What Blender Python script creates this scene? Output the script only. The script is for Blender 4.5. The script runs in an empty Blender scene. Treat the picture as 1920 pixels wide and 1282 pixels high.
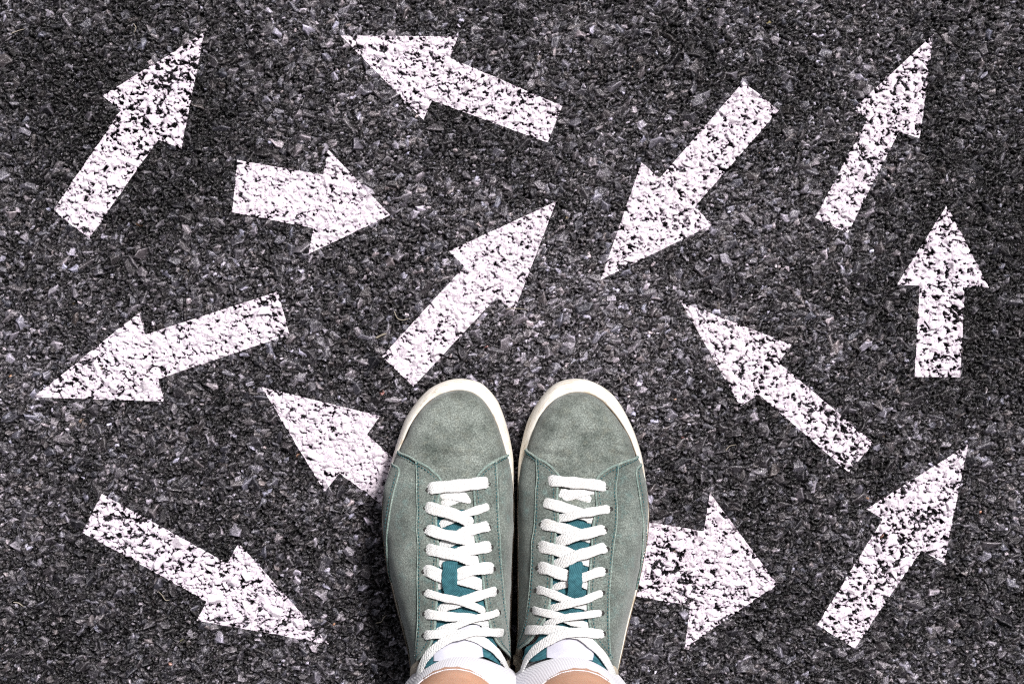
import bpy, math, random
import numpy as np
from mathutils import Vector

# ------------------------------------------------------------------ camera, sky, sun, exposure
S = 0.0004            # metres of road per photograph pixel
CAM_H = 1.30          # eye height above the road
PXC, PYC = 960.0, 641.0
scene = bpy.context.scene
cam_data = bpy.data.cameras.new('camera')
cam = bpy.data.objects.new('camera', cam_data)
scene.collection.objects.link(cam)
cam.location = (0, 0, CAM_H)
cam.rotation_euler = (0, 0, 0)
cam_data.sensor_width = 36.0
cam_data.lens = 36.0 * CAM_H / (1920 * S)
cam_data.clip_start = 0.01
cam_data.clip_end = 500
scene.camera = cam

SUN_DIR = Vector((0.36, 0.46, 0.81)).normalized()
world = bpy.data.worlds.new('World')
scene.world = world
world.use_nodes = True
wn = world.node_tree.nodes
wl = world.node_tree.links
sky = wn.new('ShaderNodeTexSky')
sky.sky_type = 'NISHITA'
sky.sun_disc = False
sky.sun_elevation = math.asin(SUN_DIR.z)
sky.sun_rotation = math.atan2(SUN_DIR.x, SUN_DIR.y)
sky.dust_density = 4.0
hsv = wn.new('ShaderNodeHueSaturation')
hsv.inputs['Saturation'].default_value = 0.25
wl.new(sky.outputs[0], hsv.inputs['Color'])
wl.new(hsv.outputs[0], wn['Background'].inputs['Color'])
wn['Background'].inputs['Strength'].default_value = 0.05
sun_data = bpy.data.lights.new('sun', 'SUN')
sun_data.energy = 3.6
sun_data.angle = math.radians(11)
sun_data.color = (1.0, 0.965, 0.94)
sun = bpy.data.objects.new('sun', sun_data)
scene.collection.objects.link(sun)
sun.rotation_euler = SUN_DIR.to_track_quat('Z', 'Y').to_euler()
scene.view_settings.view_transform = 'Standard'
scene.view_settings.look = 'None'
scene.view_settings.exposure = 0.62
scene.view_settings.gamma = 1.0
scene.view_settings.use_curve_mapping = False
scene.render.engine = 'CYCLES'
scene.cycles.use_denoising = False      # the road is all fine grain: keep it
scene.cycles.filter_width = 1.1

rng = np.random.default_rng(11)
random.seed(5)

# ------------------------------------------------------------------ helpers
def link(o, parent=None):
    scene.collection.objects.link(o)
    if parent is not None:
        o.parent = parent
    return o

def mesh_np(name, co, quads, mat, parent=None, smooth=True, tris=None):
    co = np.asarray(co, np.float32).reshape(-1, 3)
    quads = np.asarray(quads, np.int32).reshape(-1, 4)
    me = bpy.data.meshes.new(name)
    me.vertices.add(len(co))
    me.vertices.foreach_set('co', co.ravel())
    loops = quads.ravel()
    starts = np.arange(len(quads), dtype=np.int32) * 4
    if tris is not None and len(tris):
        tris = np.asarray(tris, np.int32).reshape(-1, 3)
        starts = np.concatenate([starts, len(loops) + np.arange(len(tris), dtype=np.int32) * 3])
        loops = np.concatenate([loops, tris.ravel()])
    me.loops.add(len(loops))
    me.loops.foreach_set('vertex_index', loops.astype(np.int32))
    me.polygons.add(len(starts))
    me.polygons.foreach_set('loop_start', starts.astype(np.int32))
    me.update(calc_edges=True)
    if not smooth:
        me.shade_flat()
    if mat is not None:
        me.materials.append(mat)
    o = bpy.data.objects.new(name, me)
    return link(o, parent)

def grid_quads(ny, nx, wrap=False):
    i = np.arange(ny * nx).reshape(ny, nx)
    if wrap:
        i = np.concatenate([i, i[:, :1]], 1)
    return np.stack([i[:-1, :-1], i[:-1, 1:], i[1:, 1:], i[1:, :-1]], -1).reshape(-1, 4)

def mirror_q(q):
    return np.asarray(q)[:, ::-1]

def tag(o, label, cat, group=None):
    o['label'] = label
    o['category'] = cat
    if group:
        o['group'] = group
    return o

def W(px, py, z=0.0):
    k = (CAM_H - z) / CAM_H
    return ((px - PXC) * S * k, (PYC - py) * S * k)

def project(P):
    P = np.asarray(P)
    k = CAM_H / (CAM_H - P[..., 2])
    return PXC + P[..., 0] * k / S, PYC - P[..., 1] * k / S

def catmull(pts, n):
    """smooth curve through pts resampled to n points evenly by length"""
    p = np.asarray(pts, float)
    if len(p) == 2:
        t = np.linspace(0, 1, n)[:, None]
        return p[0] * (1 - t) + p[1] * t
    ext = np.vstack([2 * p[0] - p[1], p, 2 * p[-1] - p[-2]])
    out = []
    for i in range(len(p) - 1):
        p0, p1, p2, p3 = ext[i:i + 4]
        t = np.linspace(0, 1, 24, endpoint=False)[:, None]
        out.append(0.5 * ((2 * p1) + (-p0 + p2) * t + (2 * p0 - 5 * p1 + 4 * p2 - p3) * t ** 2 + (-p0 + 3 * p1 - 3 * p2 + p3) * t ** 3))
    c = np.vstack(out + [p[-1:]])
    d = np.concatenate([[0], np.cumsum(np.linalg.norm(np.diff(c, axis=0), axis=1))])
    s = np.linspace(0, d[-1], n)
    return np.stack([np.interp(s, d, c[:, k]) for k in range(c.shape[1])], 1)

# ------------------------------------------------------------------ materials
class NT:
    def __init__(self, name):
        self.m = bpy.data.materials.new(name)
        self.m.use_nodes = True
        self.t = self.m.node_tree
        self.n = self.t.nodes
        self.b = self.n['Principled BSDF']
    def new(self, kind, **kw):
        nd = self.n.new(kind)
        for k, v in kw.items():
            if k in nd.inputs:
                nd.inputs[k].default_value = v
            else:
                setattr(nd, k, v)
        return nd
    def ln(self, a, b):
        self.t.links.new(a, b)
    def coords(self, out='Object'):
        return self.new('ShaderNodeTexCoord').outputs[out]
    def noise(self, co, scale, detail=3, rough=0.6, sx=None):
        if sx:
            mp = self.new('ShaderNodeMapping')
            mp.inputs['Scale'].default_value = sx
            self.ln(co, mp.inputs['Vector'])
            co = mp.outputs[0]
        nz = self.new('ShaderNodeTexNoise')
        nz.inputs['Scale'].default_value = scale
        nz.inputs['Detail'].default_value = detail
        nz.inputs['Roughness'].default_value = rough
        self.ln(co, nz.inputs['Vector'])
        return nz.outputs['Fac']
    def ramp(self, fac, stops):
        r = self.new('ShaderNodeValToRGB')
        e = r.color_ramp.elements
        while len(e) < len(stops):
            e.new(0.5)
        for k, (p, c) in enumerate(stops):
            e[k].position = p
            e[k].color = tuple(c) + (1,) if not np.isscalar(c) else (c, c, c, 1)
        self.ln(fac, r.inputs[0])
        return r.outputs[0]
    def mix(self, a, b, fac, mode='MIX'):
        m = self.new('ShaderNodeMix', data_type='RGBA', blend_type=mode)
        for sock, v in ((m.inputs[0], fac), (m.inputs[6], a), (m.inputs[7], b)):
            if isinstance(v, bpy.types.NodeSocket):
                self.ln(v, sock)
            elif np.isscalar(v):
                sock.default_value = v
            else:
                sock.default_value = tuple(v) + (1,)
        return m.outputs[2]
    def math(self, op, a, b=0.0, clamp=False):
        m = self.new('ShaderNodeMath', operation=op, use_clamp=clamp)
        for sock, v in zip(m.inputs, (a, b)):
            if isinstance(v, bpy.types.NodeSocket):
                self.ln(v, sock)
            else:
                sock.default_value = v
        return m.outputs[0]
    def bump(self, h, dist, strength=1.0, prev=None):
        b = self.new('ShaderNodeBump')
        b.inputs['Strength'].default_value = strength
        b.inputs['Distance'].default_value = dist
        self.ln(h, b.inputs['Height'])
        if prev is not None:
            self.ln(prev, b.inputs['Normal'])
        return b.outputs[0]
    def attr(self, name, out='Color'):
        a = self.new('ShaderNodeAttribute')
        a.attribute_name = name
        return a.outputs[out]
    def done(self, color=None, rough=None, normal=None, **kw):
        for key, v in (('Base Color', color), ('Roughness', rough), ('Normal', normal)):
            if v is None:
                continue
            if isinstance(v, bpy.types.NodeSocket):
                self.ln(v, self.b.inputs[key])
            else:
                self.b.inputs[key].default_value = v if np.isscalar(v) else tuple(v) + (1,)
        for k, v in kw.items():
            self.b.inputs[k.replace('_', ' ')].default_value = v
        return self.m

def mat_asphalt():
    t = NT('asphalt')
    co = t.coords()
    col = t.attr('stone')
    fine = t.noise(co, 620, 4, 0.75)
    spk = t.noise(co, 1700, 2, 0.75)
    f = t.math('ADD', t.math('MULTIPLY', fine, 0.55), t.math('MULTIPLY', spk, 0.45))
    var = t.ramp(f, [(0.36, 0.10), (0.5, 0.8), (0.62, 2.6)])
    base = t.mix(col, var, t.math('MULTIPLY', t.attr('grain', 'Fac'), 1.0, True), 'MULTIPLY')
    vor = t.new('ShaderNodeTexVoronoi')
    vor.inputs['Scale'].default_value = 190
    t.ln(co, vor.inputs['Vector'])
    chip = t.math('MULTIPLY', t.ramp(vor.outputs['Color'], [(0.1, 0.25), (0.6, 1.0), (0.9, 2.6)]), t.ramp(vor.outputs['Distance'], [(0.30, 1.0), (0.55, 0.12)]))
    isfar = t.math('GREATER_THAN', t.attr('grain', 'Fac'), 1.2)
    base = t.mix(base, chip, isfar, 'MULTIPLY')
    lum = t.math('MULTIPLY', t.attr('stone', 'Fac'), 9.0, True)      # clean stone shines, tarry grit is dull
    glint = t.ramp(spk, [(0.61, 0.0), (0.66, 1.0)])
    base = t.mix(base, (0.42, 0.40, 0.42), t.math('MULTIPLY', glint, t.math('ADD', 0.06, t.math('MULTIPLY', lum, 0.40))))  # glints painted into the base colour as pale specks
    # worn white road paint where the film still covers the stone
    cov = t.attr('cover', 'Fac')
    edge = t.math('ADD', cov, t.math('MULTIPLY', t.math('SUBTRACT', f, 0.5), 3.3))
    mask = t.ramp(edge, [(0.36, 0.0), (0.52, 1.0)])
    tone = t.math('ADD', t.math('MULTIPLY', t.noise(co, 500, 3, 0.7), 0.7), t.math('MULTIPLY', edge, 0.42))
    white = t.ramp(tone, [(0.46, (0.20, 0.165, 0.21)), (0.62, (0.55, 0.47, 0.56)), (0.84, (0.79, 0.72, 0.785))])
    base = t.mix(base, white, mask)
    rough = t.ramp(mask, [(0, 0.27), (1, 0.62)])
    n1 = t.bump(fine, 0.0014, 0.9)
    t.ln(t.math('MULTIPLY', t.attr('grain', 'Fac'), 0.85, True), n1.node.inputs['Strength'])
    n2 = t.bump(spk, 0.0005, 0.8, n1)
    spec = t.math('MULTIPLY', t.math('ADD', lum, 0.08), t.ramp(f, [(0.44, 0.06), (0.62, 2.2)]))
    t.ln(spec, t.b.inputs['Specular IOR Level'])
    return t.done(base, rough, n2)

def mat_suede(name, dark, light, wear):
    t = NT(name)
    co = t.coords()
    blot = t.noise(co, 34, 5, 0.68)
    fib = t.noise(co, 1000, 4, 0.85)
    mid = t.noise(co, 170, 3, 0.6)
    c = t.ramp(blot, [(0.33, dark), (0.66, light)])
    c = t.mix(c, wear, t.ramp(mid, [(0.52, 0.0), (0.72, 0.55)]))
    grime = t.attr('grime', 'Fac')
    gm = t.math('MULTIPLY', grime, t.ramp(t.noise(co, 120, 4, 0.7), [(0.3, 0.45), (0.62, 1.0)]))
    c = t.mix(c, (0.046, 0.053, 0.044), t.math('MULTIPLY', gm, 0.85))
    g = t.ramp(fib, [(0.36, 0.40), (0.5, 1.0), (0.62, 2.0)])
    c = t.mix(c, g, 0.85, 'MULTIPLY')
    n = t.bump(fib, 0.0007, 0.7)
    n = t.bump(mid, 0.0010, 0.35, n)
    return t.done(c, 0.95, n, Sheen_Weight=0.25, Specular_IOR_Level=0.15)

def mat_rubber():
    t = NT('cream_rubber')
    co = t.coords()
    streak = t.noise(co, 60, 5, 0.7, (1, 1, 5))
    spots = t.noise(co, 260, 3, 0.7)
    c = t.ramp(streak, [(0.30, (0.50, 0.41, 0.29)), (0.44, (0.76, 0.72, 0.65)), (0.66, (0.86, 0.825, 0.77))])
    c = t.mix(c, (0.30, 0.20, 0.11), t.math('MULTIPLY', t.ramp(spots, [(0.60, 0.0), (0.74, 1.0)]), 0.55))
    # scuffs worn in along the wall
    sc = t.noise(co, 90, 3, 0.55, (1, 1, 9))
    c = t.mix(c, (0.42, 0.30, 0.19), t.math('MULTIPLY', t.ramp(sc, [(0.57, 0.0), (0.66, 1.0)]), 0.5))
    n = t.bump(spots, 0.0005, 0.3)
    return t.done(c, 0.55, n)

def mat_lace():
    t = NT('white_cotton')
    uv = t.coords('UV')
    w1 = t.new('ShaderNodeTexWave', wave_type='BANDS', bands_direction='DIAGONAL')
    w1.inputs['Scale'].default_value = 260
    w1.inputs['Distortion'].default_value = 5.0
    w1.inputs['Detail'].default_value = 3.0
    w1.inputs['Detail Scale'].default_value = 2.5
    t.ln(uv, w1.inputs['Vector'])
    nz = t.noise(t.coords(), 1500, 3, 0.7)
    h = t.math('ADD', t.math('MULTIPLY', w1.outputs['Fac'], 0.9), nz)
    c = t.ramp(nz, [(0.3, (0.45, 0.455, 0.46)), (0.6, (0.73, 0.735, 0.735))])
    c = t.mix(c, t.ramp(w1.outputs['Fac'], [(0.0, 0.72), (0.45, 1.0)]), 0.4, 'MULTIPLY')
    bl = t.noise(t.coords(), 130, 3, 0.6)
    c = t.mix(c, (0.58, 0.54, 0.47), t.math('MULTIPLY', t.ramp(bl, [(0.5, 0.0), (0.72, 1.0)]), 0.26))
    return t.done(c, 0.95, t.bump(h, 0.0007, 0.6), Sheen_Weight=0.2, Specular_IOR_Level=0.15)

def mat_twill(name, a, b):
    t = NT(name)
    co = t.coords()
    w1 = t.new('ShaderNodeTexWave', wave_type='BANDS', bands_direction='DIAGONAL')
    w1.inputs['Scale'].default_value = 420
    w1.inputs['Distortion'].default_value = 0.6
    t.ln(co, w1.inputs['Vector'])
    nz = t.noise(co, 300, 3)
    f = t.math('ADD', t.math('MULTIPLY', w1.outputs['Fac'], 0.2), t.math('MULTIPLY', nz, 0.85))
    return t.done(t.ramp(f, [(0.25, a), (0.75, b)]), 0.85, t.bump(w1.outputs['Fac'], 0.0003, 0.6), Specular_IOR_Level=0.2)

def mat_plain(name, a, b, scale=300, rough=0.9, dist=0.0004, detail=3, **kw):
    t = NT(name)
    nz = t.noise(t.coords(), scale, detail, 0.65)
    return t.done(t.ramp(nz, [(0.3, a), (0.7, b)]), rough, t.bump(nz, dist, 0.6), **kw)

def mat_sock():
    t = NT('white_ribbed_knit')
    uv = t.coords('UV')
    w1 = t.new('ShaderNodeTexWave', wave_type='BANDS', bands_direction='X')
    w1.inputs['Scale'].default_value = 44
    w1.inputs['Distortion'].default_value = 0.15
    t.ln(uv, w1.inputs['Vector'])
    nz = t.noise(t.coords(), 1200, 3, 0.7)
    c = t.ramp(w1.outputs['Fac'], [(0.0, (0.62, 0.61, 0.67)), (0.6, (0.68, 0.67, 0.73))])
    h = t.math('ADD', w1.outputs['Fac'], t.math('MULTIPLY', nz, 0.5))
    return t.done(c, 0.95, t.bump(h, 0.0006, 0.3), Sheen_Weight=0.2, Specular_IOR_Level=0.15)

def mat_skin():
    t = NT('skin')
    nz = t.noise(t.coords(), 60, 4, 0.6)
    po = t.noise(t.coords(), 900, 3, 0.7)
    c = t.ramp(nz, [(0.3, (0.45, 0.240, 0.155)), (0.7, (0.55, 0.305, 0.200))])
    return t.done(c, 0.5, t.bump(po, 0.0003, 0.35), Subsurface_Weight=0.08, Subsurface_Scale=0.01)

M_ASPHALT = mat_asphalt()
M_SUEDE = mat_suede('grey_green_suede', (0.056, 0.069, 0.061), (0.224, 0.250, 0.231), (0.155, 0.162, 0.135))
M_PANEL = mat_suede('grey_green_suede_panel', (0.070, 0.084, 0.077), (0.174, 0.199, 0.183), (0.11, 0.175, 0.168))
M_EDGE = mat_suede('cut_suede_edge', (0.12, 0.175, 0.16), (0.22, 0.275, 0.25), (0.28, 0.30, 0.26))
M_THREAD = mat_plain('teal_thread', (0.012, 0.06, 0.07), (0.03, 0.12, 0.13))
M_RUBBER = mat_rubber()
M_LACE = mat_lace()
M_TWILL = mat_twill('teal_twill', (0.013, 0.056, 0.072), (0.040, 0.142, 0.172))
M_LABEL = mat_plain('pale_satin', (0.40, 0.40, 0.47), (0.47, 0.47, 0.54), 120, 0.6, 0.0003)
M_LINING = mat_plain('beige_lining', (0.40, 0.34, 0.26), (0.56, 0.50, 0.41), 160, 0.9)
M_HOLE = mat_plain('dark_hole', (0.012, 0.012, 0.012), (0.03, 0.028, 0.026), 500)
M_SOCK = mat_sock()
M_SKIN = mat_skin()
M_SHORTS = mat_plain('navy_cotton', (0.015, 0.02, 0.035), (0.03, 0.04, 0.065), 400, 0.9)
M_STRAW = mat_plain('dry_straw', (0.16, 0.14, 0.11), (0.34, 0.30, 0.25), 300, 0.8)

# ------------------------------------------------------------------ the road: stones pressed into bitumen
def axis(fine, step, mid, step2, far, grow):
    a = list(np.arange(0, fine, step))
    while a[-1] < mid:
        a.append(a[-1] + step2)
    d = step2
    while a[-1] < far:
        d *= grow
        a.append(a[-1] + d)
    a = np.array(a)
    return np.concatenate([-a[:0:-1], a])

GX = axis(0.400, 0.00055, 0.60, 0.0011, 45.0, 1.07)
GY = axis(0.272, 0.00055, 0.46, 0.0011, 45.0, 1.07)
XM, YM = GX * 1000, GY * 1000              # millimetres
NX, NY = len(XM), len(YM)
STONE_X, STONE_Y = 640.0, 500.0

def smooth_noise(cell, seed, amp=1.0):
    r = np.random.default_rng(seed)
    nx = int(2 * STONE_X / cell) + 4
    ny = int(2 * STONE_Y / cell) + 4
    g = r.normal(size=(ny, nx))
    fx = np.clip((XM + STONE_X) / cell, 0, nx - 2.001)
    fy = np.clip((YM + STONE_Y) / cell, 0, ny - 2.001)
    ix, iy = fx.astype(int), fy.astype(int)
    tx, ty = fx - ix, fy - iy
    tx = tx * tx * (3 - 2 * tx)
    ty = (ty * ty * (3 - 2 * ty))[:, None]
    a = g[iy][:, ix] * (1 - tx) + g[iy][:, ix + 1] * tx
    b = g[iy + 1][:, ix] * (1 - tx) + g[iy + 1][:, ix + 1] * tx
    return (a * (1 - ty) + b * ty) * amp

VIGNETTE_SEED = 2340  # picked so the painted vignette is pale in the middle
ground_wave = smooth_noise(38, 2, 0.35)
HT = (smooth_noise(1.3, 3, 0.18) + smooth_noise(3.1, 4, 0.28) - 1.75 + ground_wave).astype(np.float32)
ID = np.full((NY, NX), -1, np.int32)
stone_cols = []
stone_size = []

def scatter(n, rlo, rhi, top_mu, top_sd, ex, ey, elong=1.45, tone=0.05, spread=0.7, size=1.0):
    """n angular chips, each the intersection of a tilted top with 6 side planes and 3 bevels"""
    off = sum(len(c) for c in stone_cols)
    r = rng.uniform(rlo, rhi, n)
    cx = rng.uniform(-ex, ex, n)
    cy = rng.uniform(-ey, ey, n)
    ang = rng.normal(0.15, 0.75, n)
    el = rng.uniform(1.0, elong, n)
    k = 5
    ph = (np.arange(k) / k * 2 * math.pi)[None] + rng.uniform(-0.42, 0.42, (n, k)) + rng.uniform(0, 6.3, (n, 1))
    d = r[:, None] * rng.uniform(0.68, 1.12, (n, k))
    slope = rng.uniform(0.9, 3.2, (n, k))
    ca, sa = np.cos(ang), np.sin(ang)
    # normals in the stone's stretched frame, turned to the road
    nxl, nyl = np.cos(ph) / el[:, None], np.sin(ph) * el[:, None] ** 0.5
    nxw = nxl * ca[:, None] - nyl * sa[:, None]
    nyw = nxl * sa[:, None] + nyl * ca[:, None]
    top = rng.normal(top_mu, top_sd, n)
    tilt = rng.normal(0, 0.30, (n, 2))
    A = np.zeros((n, k + 3, 3))
    A[:, 0, 0], A[:, 0, 1], A[:, 0, 2] = tilt[:, 0], tilt[:, 1], top
    A[:, 1:k + 1, 0] = -nxw * slope
    A[:, 1:k + 1, 1] = -nyw * slope
    A[:, 1:k + 1, 2] = top[:, None] + d * slope
    for j in range(2):
        s2 = rng.uniform(0.25, 0.8, n)
        q = j * 2
        A[:, k + 1 + j, 0] = -nxw[:, q] * s2 + tilt[:, 0] * 0.5
        A[:, k + 1 + j, 1] = -nyw[:, q] * s2 + tilt[:, 1] * 0.5
        A[:, k + 1 + j, 2] = top + d[:, q] * s2 * rng.uniform(0.15, 0.6, n)
    R = r * 1.75
    ix0, ix1 = np.searchsorted(XM, cx - R), np.searchsorted(XM, cx + R)
    iy0, iy1 = np.searchsorted(YM, cy - R), np.searchsorted(YM, cy + R)
    for i in range(n):
        x0, x1, y0, y1 = ix0[i], ix1[i], iy0[i], iy1[i]
        if x1 - x0 < 2 or y1 - y0 < 2:
            continue
        X = XM[x0:x1] - cx[i]
        Y = YM[y0:y1] - cy[i]
        a = A[i]
        z = (a[:, 0, None] * X)[:, None, :] + (a[:, 1, None] * Y + a[:, 2, None])[:, :, None]
        z = z.min(0)
        z += ground_wave[y0:y1, x0:x1]
        h = HT[y0:y1, x0:x1]
        m = z > h
        h[m] = z[m]
        ID[y0:y1, x0:x1][m] = off + i
    v = np.exp(rng.normal(math.log(tone), spread, n))
    pale = rng.random(n)
    v = np.minimum(v, 0.40)
    v = np.where(pale > 0.984, rng.uniform(0.12, 0.34, n), v)
    hue = rng.normal(0, 1, n)
    c = np.stack([v * (0.98 + 0.04 * hue), v * 0.875, v * (1.07 - 0.06 * hue)], 1)
    warm = rng.random(n) > 0.9996
    c[warm] = np.stack([rng.uniform(.2, .4, n), rng.uniform(.12, .2, n), rng.uniform(.07, .12, n)], 1)[warm]
    stone_cols.append(c)
    stone_size.append(np.full(n, size))

area = 4 * 0.54 * 0.40 * 1e6
big = 4 * STONE_X * STONE_Y
scatter(int(big * 0.26 / 42), 3.0, 5.2, -0.10, 0.38, STONE_X, STONE_Y, 1.7, 0.055, 0.66, 1.0)
scatter(int(big * 0.58 / 17), 1.7, 3.0, -0.28, 0.50, STONE_X, STONE_Y, 1.8, 0.044, 0.76, 0.75)
scatter(int(area * 0.95 / 4.6), 0.9, 1.7, -0.85, 0.65, 540, 400, 2.3, 0.011, 1.1, 0.3)
scatter(int(area * 0.45 / 1.9), 0.55, 1.0, -0.75, 0.70, 540, 400, 2.6, 0.014, 1.3, 0.15)

stone_rgb = np.vstack(stone_cols + [np.array([[0.004, 0.0035, 0.0042]])])
SIZE = np.concatenate(stone_size + [[0.0]])[ID]
COL = stone_rgb[ID]                                   # id -1 is the bitumen between the stones
# dusty mottling with a vignette painted in: paler middle, darker corners
dust_vignette = np.clip(0.45 + smooth_noise(170, VIGNETTE_SEED, 0.20) + smooth_noise(60, 21, 0.16) + smooth_noise(20, 22, 0.14) + smooth_noise(5, 23, 0.12), 0, 1)[..., None]
COL = COL * (0.22 + 1.15 * dust_vignette) + dust_vignette ** 1.8 * np.array([0.0095, 0.0082, 0.0092])
far = (np.abs(XM)[None, :] > STONE_X) | (np.abs(YM)[:, None] > STONE_Y)
HT *= 1.75
HT -= HT[~far].max() - 0.9
level = np.median(HT[~far])
fade = np.clip((np.abs(XM)[None, :] - 520) / 110, 0, 1) + np.clip((np.abs(YM)[:, None] - 390) / 100, 0, 1)
fade = np.clip(fade, 0, 1)
HT = (HT * (1 - fade) + level * fade).astype(np.float32)
HT[far] = level
COL = COL * (1 - .5 * fade[..., None]) + .5 * fade[..., None] * np.array([0.034, 0.030, 0.036])
COL[far] = (0.055, 0.049, 0.058)
SIZE[far] = -0.6                                      # beyond the modelled stones the grain is in the material

def box_blur(a, r):
    for ax in (0, 1):
        c = np.cumsum(np.concatenate([np.repeat(np.take(a, [0], ax), r + 1, ax), a, np.repeat(np.take(a, [-1], ax), r, ax)], ax), ax)
        n = a.shape[ax]
        a = (np.take(c, range(2 * r + 1, 2 * r + 1 + n), ax) - np.take(c, range(0, n), ax)) / (2 * r + 1)
    return a

REL = HT / 1.4 - box_blur(HT.astype(np.float64) / 1.4, 9)
WORN = smooth_noise(9, 31, 0.18) + smooth_noise(28, 32, 0.14) + smooth_noise(2.2, 33, 0.08) + smooth_noise(1.0, 34, 0.12)

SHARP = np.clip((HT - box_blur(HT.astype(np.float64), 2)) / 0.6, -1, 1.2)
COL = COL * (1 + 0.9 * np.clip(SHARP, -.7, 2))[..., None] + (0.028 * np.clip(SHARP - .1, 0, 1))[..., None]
gyv, gxv = np.gradient(HT.astype(np.float64) / 1.4, YM, XM)
LEE_SHADE = np.clip(gxv * 0.45 + gyv * 0.89, 0, 2.2) + 0.25 * np.clip(np.hypot(gxv, gyv) - .8, 0, 2)  # slopes turned from the sun lose paint: shade drawn as bare patches

def set_attr(me, cols, cover, grain):
    a = me.attributes.new('stone', 'FLOAT_COLOR', 'POINT')
    c4 = np.ones((len(cols), 4), np.float32)
    c4[:, :3] = cols
    a.data.foreach_set('color', c4.ravel())
    g = me.attributes.new('grain', 'FLOAT', 'POINT')
    g.data.foreach_set('value', np.asarray(1 - 0.68 * grain, np.float32))
    b = me.attributes.new('cover', 'FLOAT', 'POINT')
    b.data.foreach_set('value', np.asarray(cover, np.float32))

gx, gy = np.meshgrid(GX, GY)
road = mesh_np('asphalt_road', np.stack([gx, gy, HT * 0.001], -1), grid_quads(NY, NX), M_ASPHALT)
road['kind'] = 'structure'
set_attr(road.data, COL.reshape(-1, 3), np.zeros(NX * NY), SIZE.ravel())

# ------------------------------------------------------------------ white arrows painted on the road
def inside(poly, x, y):
    r = np.zeros(np.broadcast(x, y).shape, bool)
    n = len(poly)
    for i in range(n):
        x1, y1 = poly[i]
        x2, y2 = poly[(i + 1) % n]
        if y1 == y2:
            continue
        c = ((y1 > y) != (y2 > y)) & (x < (x2 - x1) * (y - y1) / (y2 - y1) + x1)
        r ^= c
    return r

def painted_arrow(label, px, wear):
    poly = np.array([W(a, b) for a, b in px])
    x0, x1 = np.searchsorted(GX, poly[:, 0].min()) - 2, np.searchsorted(GX, poly[:, 0].max()) + 2
    y0, y1 = np.searchsorted(GY, poly[:, 1].min()) - 2, np.searchsorted(GY, poly[:, 1].max()) + 2
    X, Y = np.meshgrid(GX[x0:x1], GY[y0:y1])
    ins = inside(poly, X, Y)
    q = grid_quads(*X.shape)
    q = q[ins.ravel()[q].any(1)]
    P = np.stack([X.ravel(), Y.ravel()], 1)
    used = np.unique(q)
    out = used[~ins.ravel()[used]]
    best = np.full(len(out), 1e9)
    near = P[out].copy()
    for i in range(len(poly)):                        # pull the rim onto the stencil's straight edge
        a, b = poly[i], poly[(i + 1) % len(poly)]
        t = np.clip(((P[out] - a) @ (b - a)) / ((b - a) @ (b - a)), 0, 1)
        c = a + t[:, None] * (b - a)
        d = np.linalg.norm(P[out] - c, axis=1)
        m = d < best
        best[m] = d[m]
        near[m] = c[m]
    P[out] = near
    Z = HT[y0:y1, x0:x1].ravel() * 0.001 + 0.00022
    rel = REL[y0:y1, x0:x1].ravel()
    rim = np.full(len(P), 1e9)
    for i in range(len(poly)):
        a, b = poly[i], poly[(i + 1) % len(poly)]
        t = np.clip(((P - a) @ (b - a)) / ((b - a) @ (b - a)), 0, 1)
        rim = np.minimum(rim, np.linalg.norm(P - a - t[:, None] * (b - a), axis=1))
    score = -0.05 * np.exp(-rim / 0.0011) + 0.30 * SIZE[y0:y1, x0:x1].ravel() + 0.50 * rel - 0.62 * LEE_SHADE[y0:y1, x0:x1].ravel() + WORN[y0:y1, x0:x1].ravel()
    thr = np.quantile(score[used], wear * 0.78)              # wear: the share of paint gone, slopes turned from the sun first
    cov = np.clip((score - thr) / 0.55 + 0.5, 0, 1)
    re = np.full(len(P), -1)
    re[used] = np.arange(len(used))
    co = np.stack([P[used, 0], P[used, 1], Z[used]], 1)
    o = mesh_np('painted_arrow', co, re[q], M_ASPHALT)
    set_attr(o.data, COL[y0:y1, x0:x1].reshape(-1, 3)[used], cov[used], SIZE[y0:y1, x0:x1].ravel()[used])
    return tag(o, label, 'painted arrow', 'white arrows painted on the asphalt')

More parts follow.
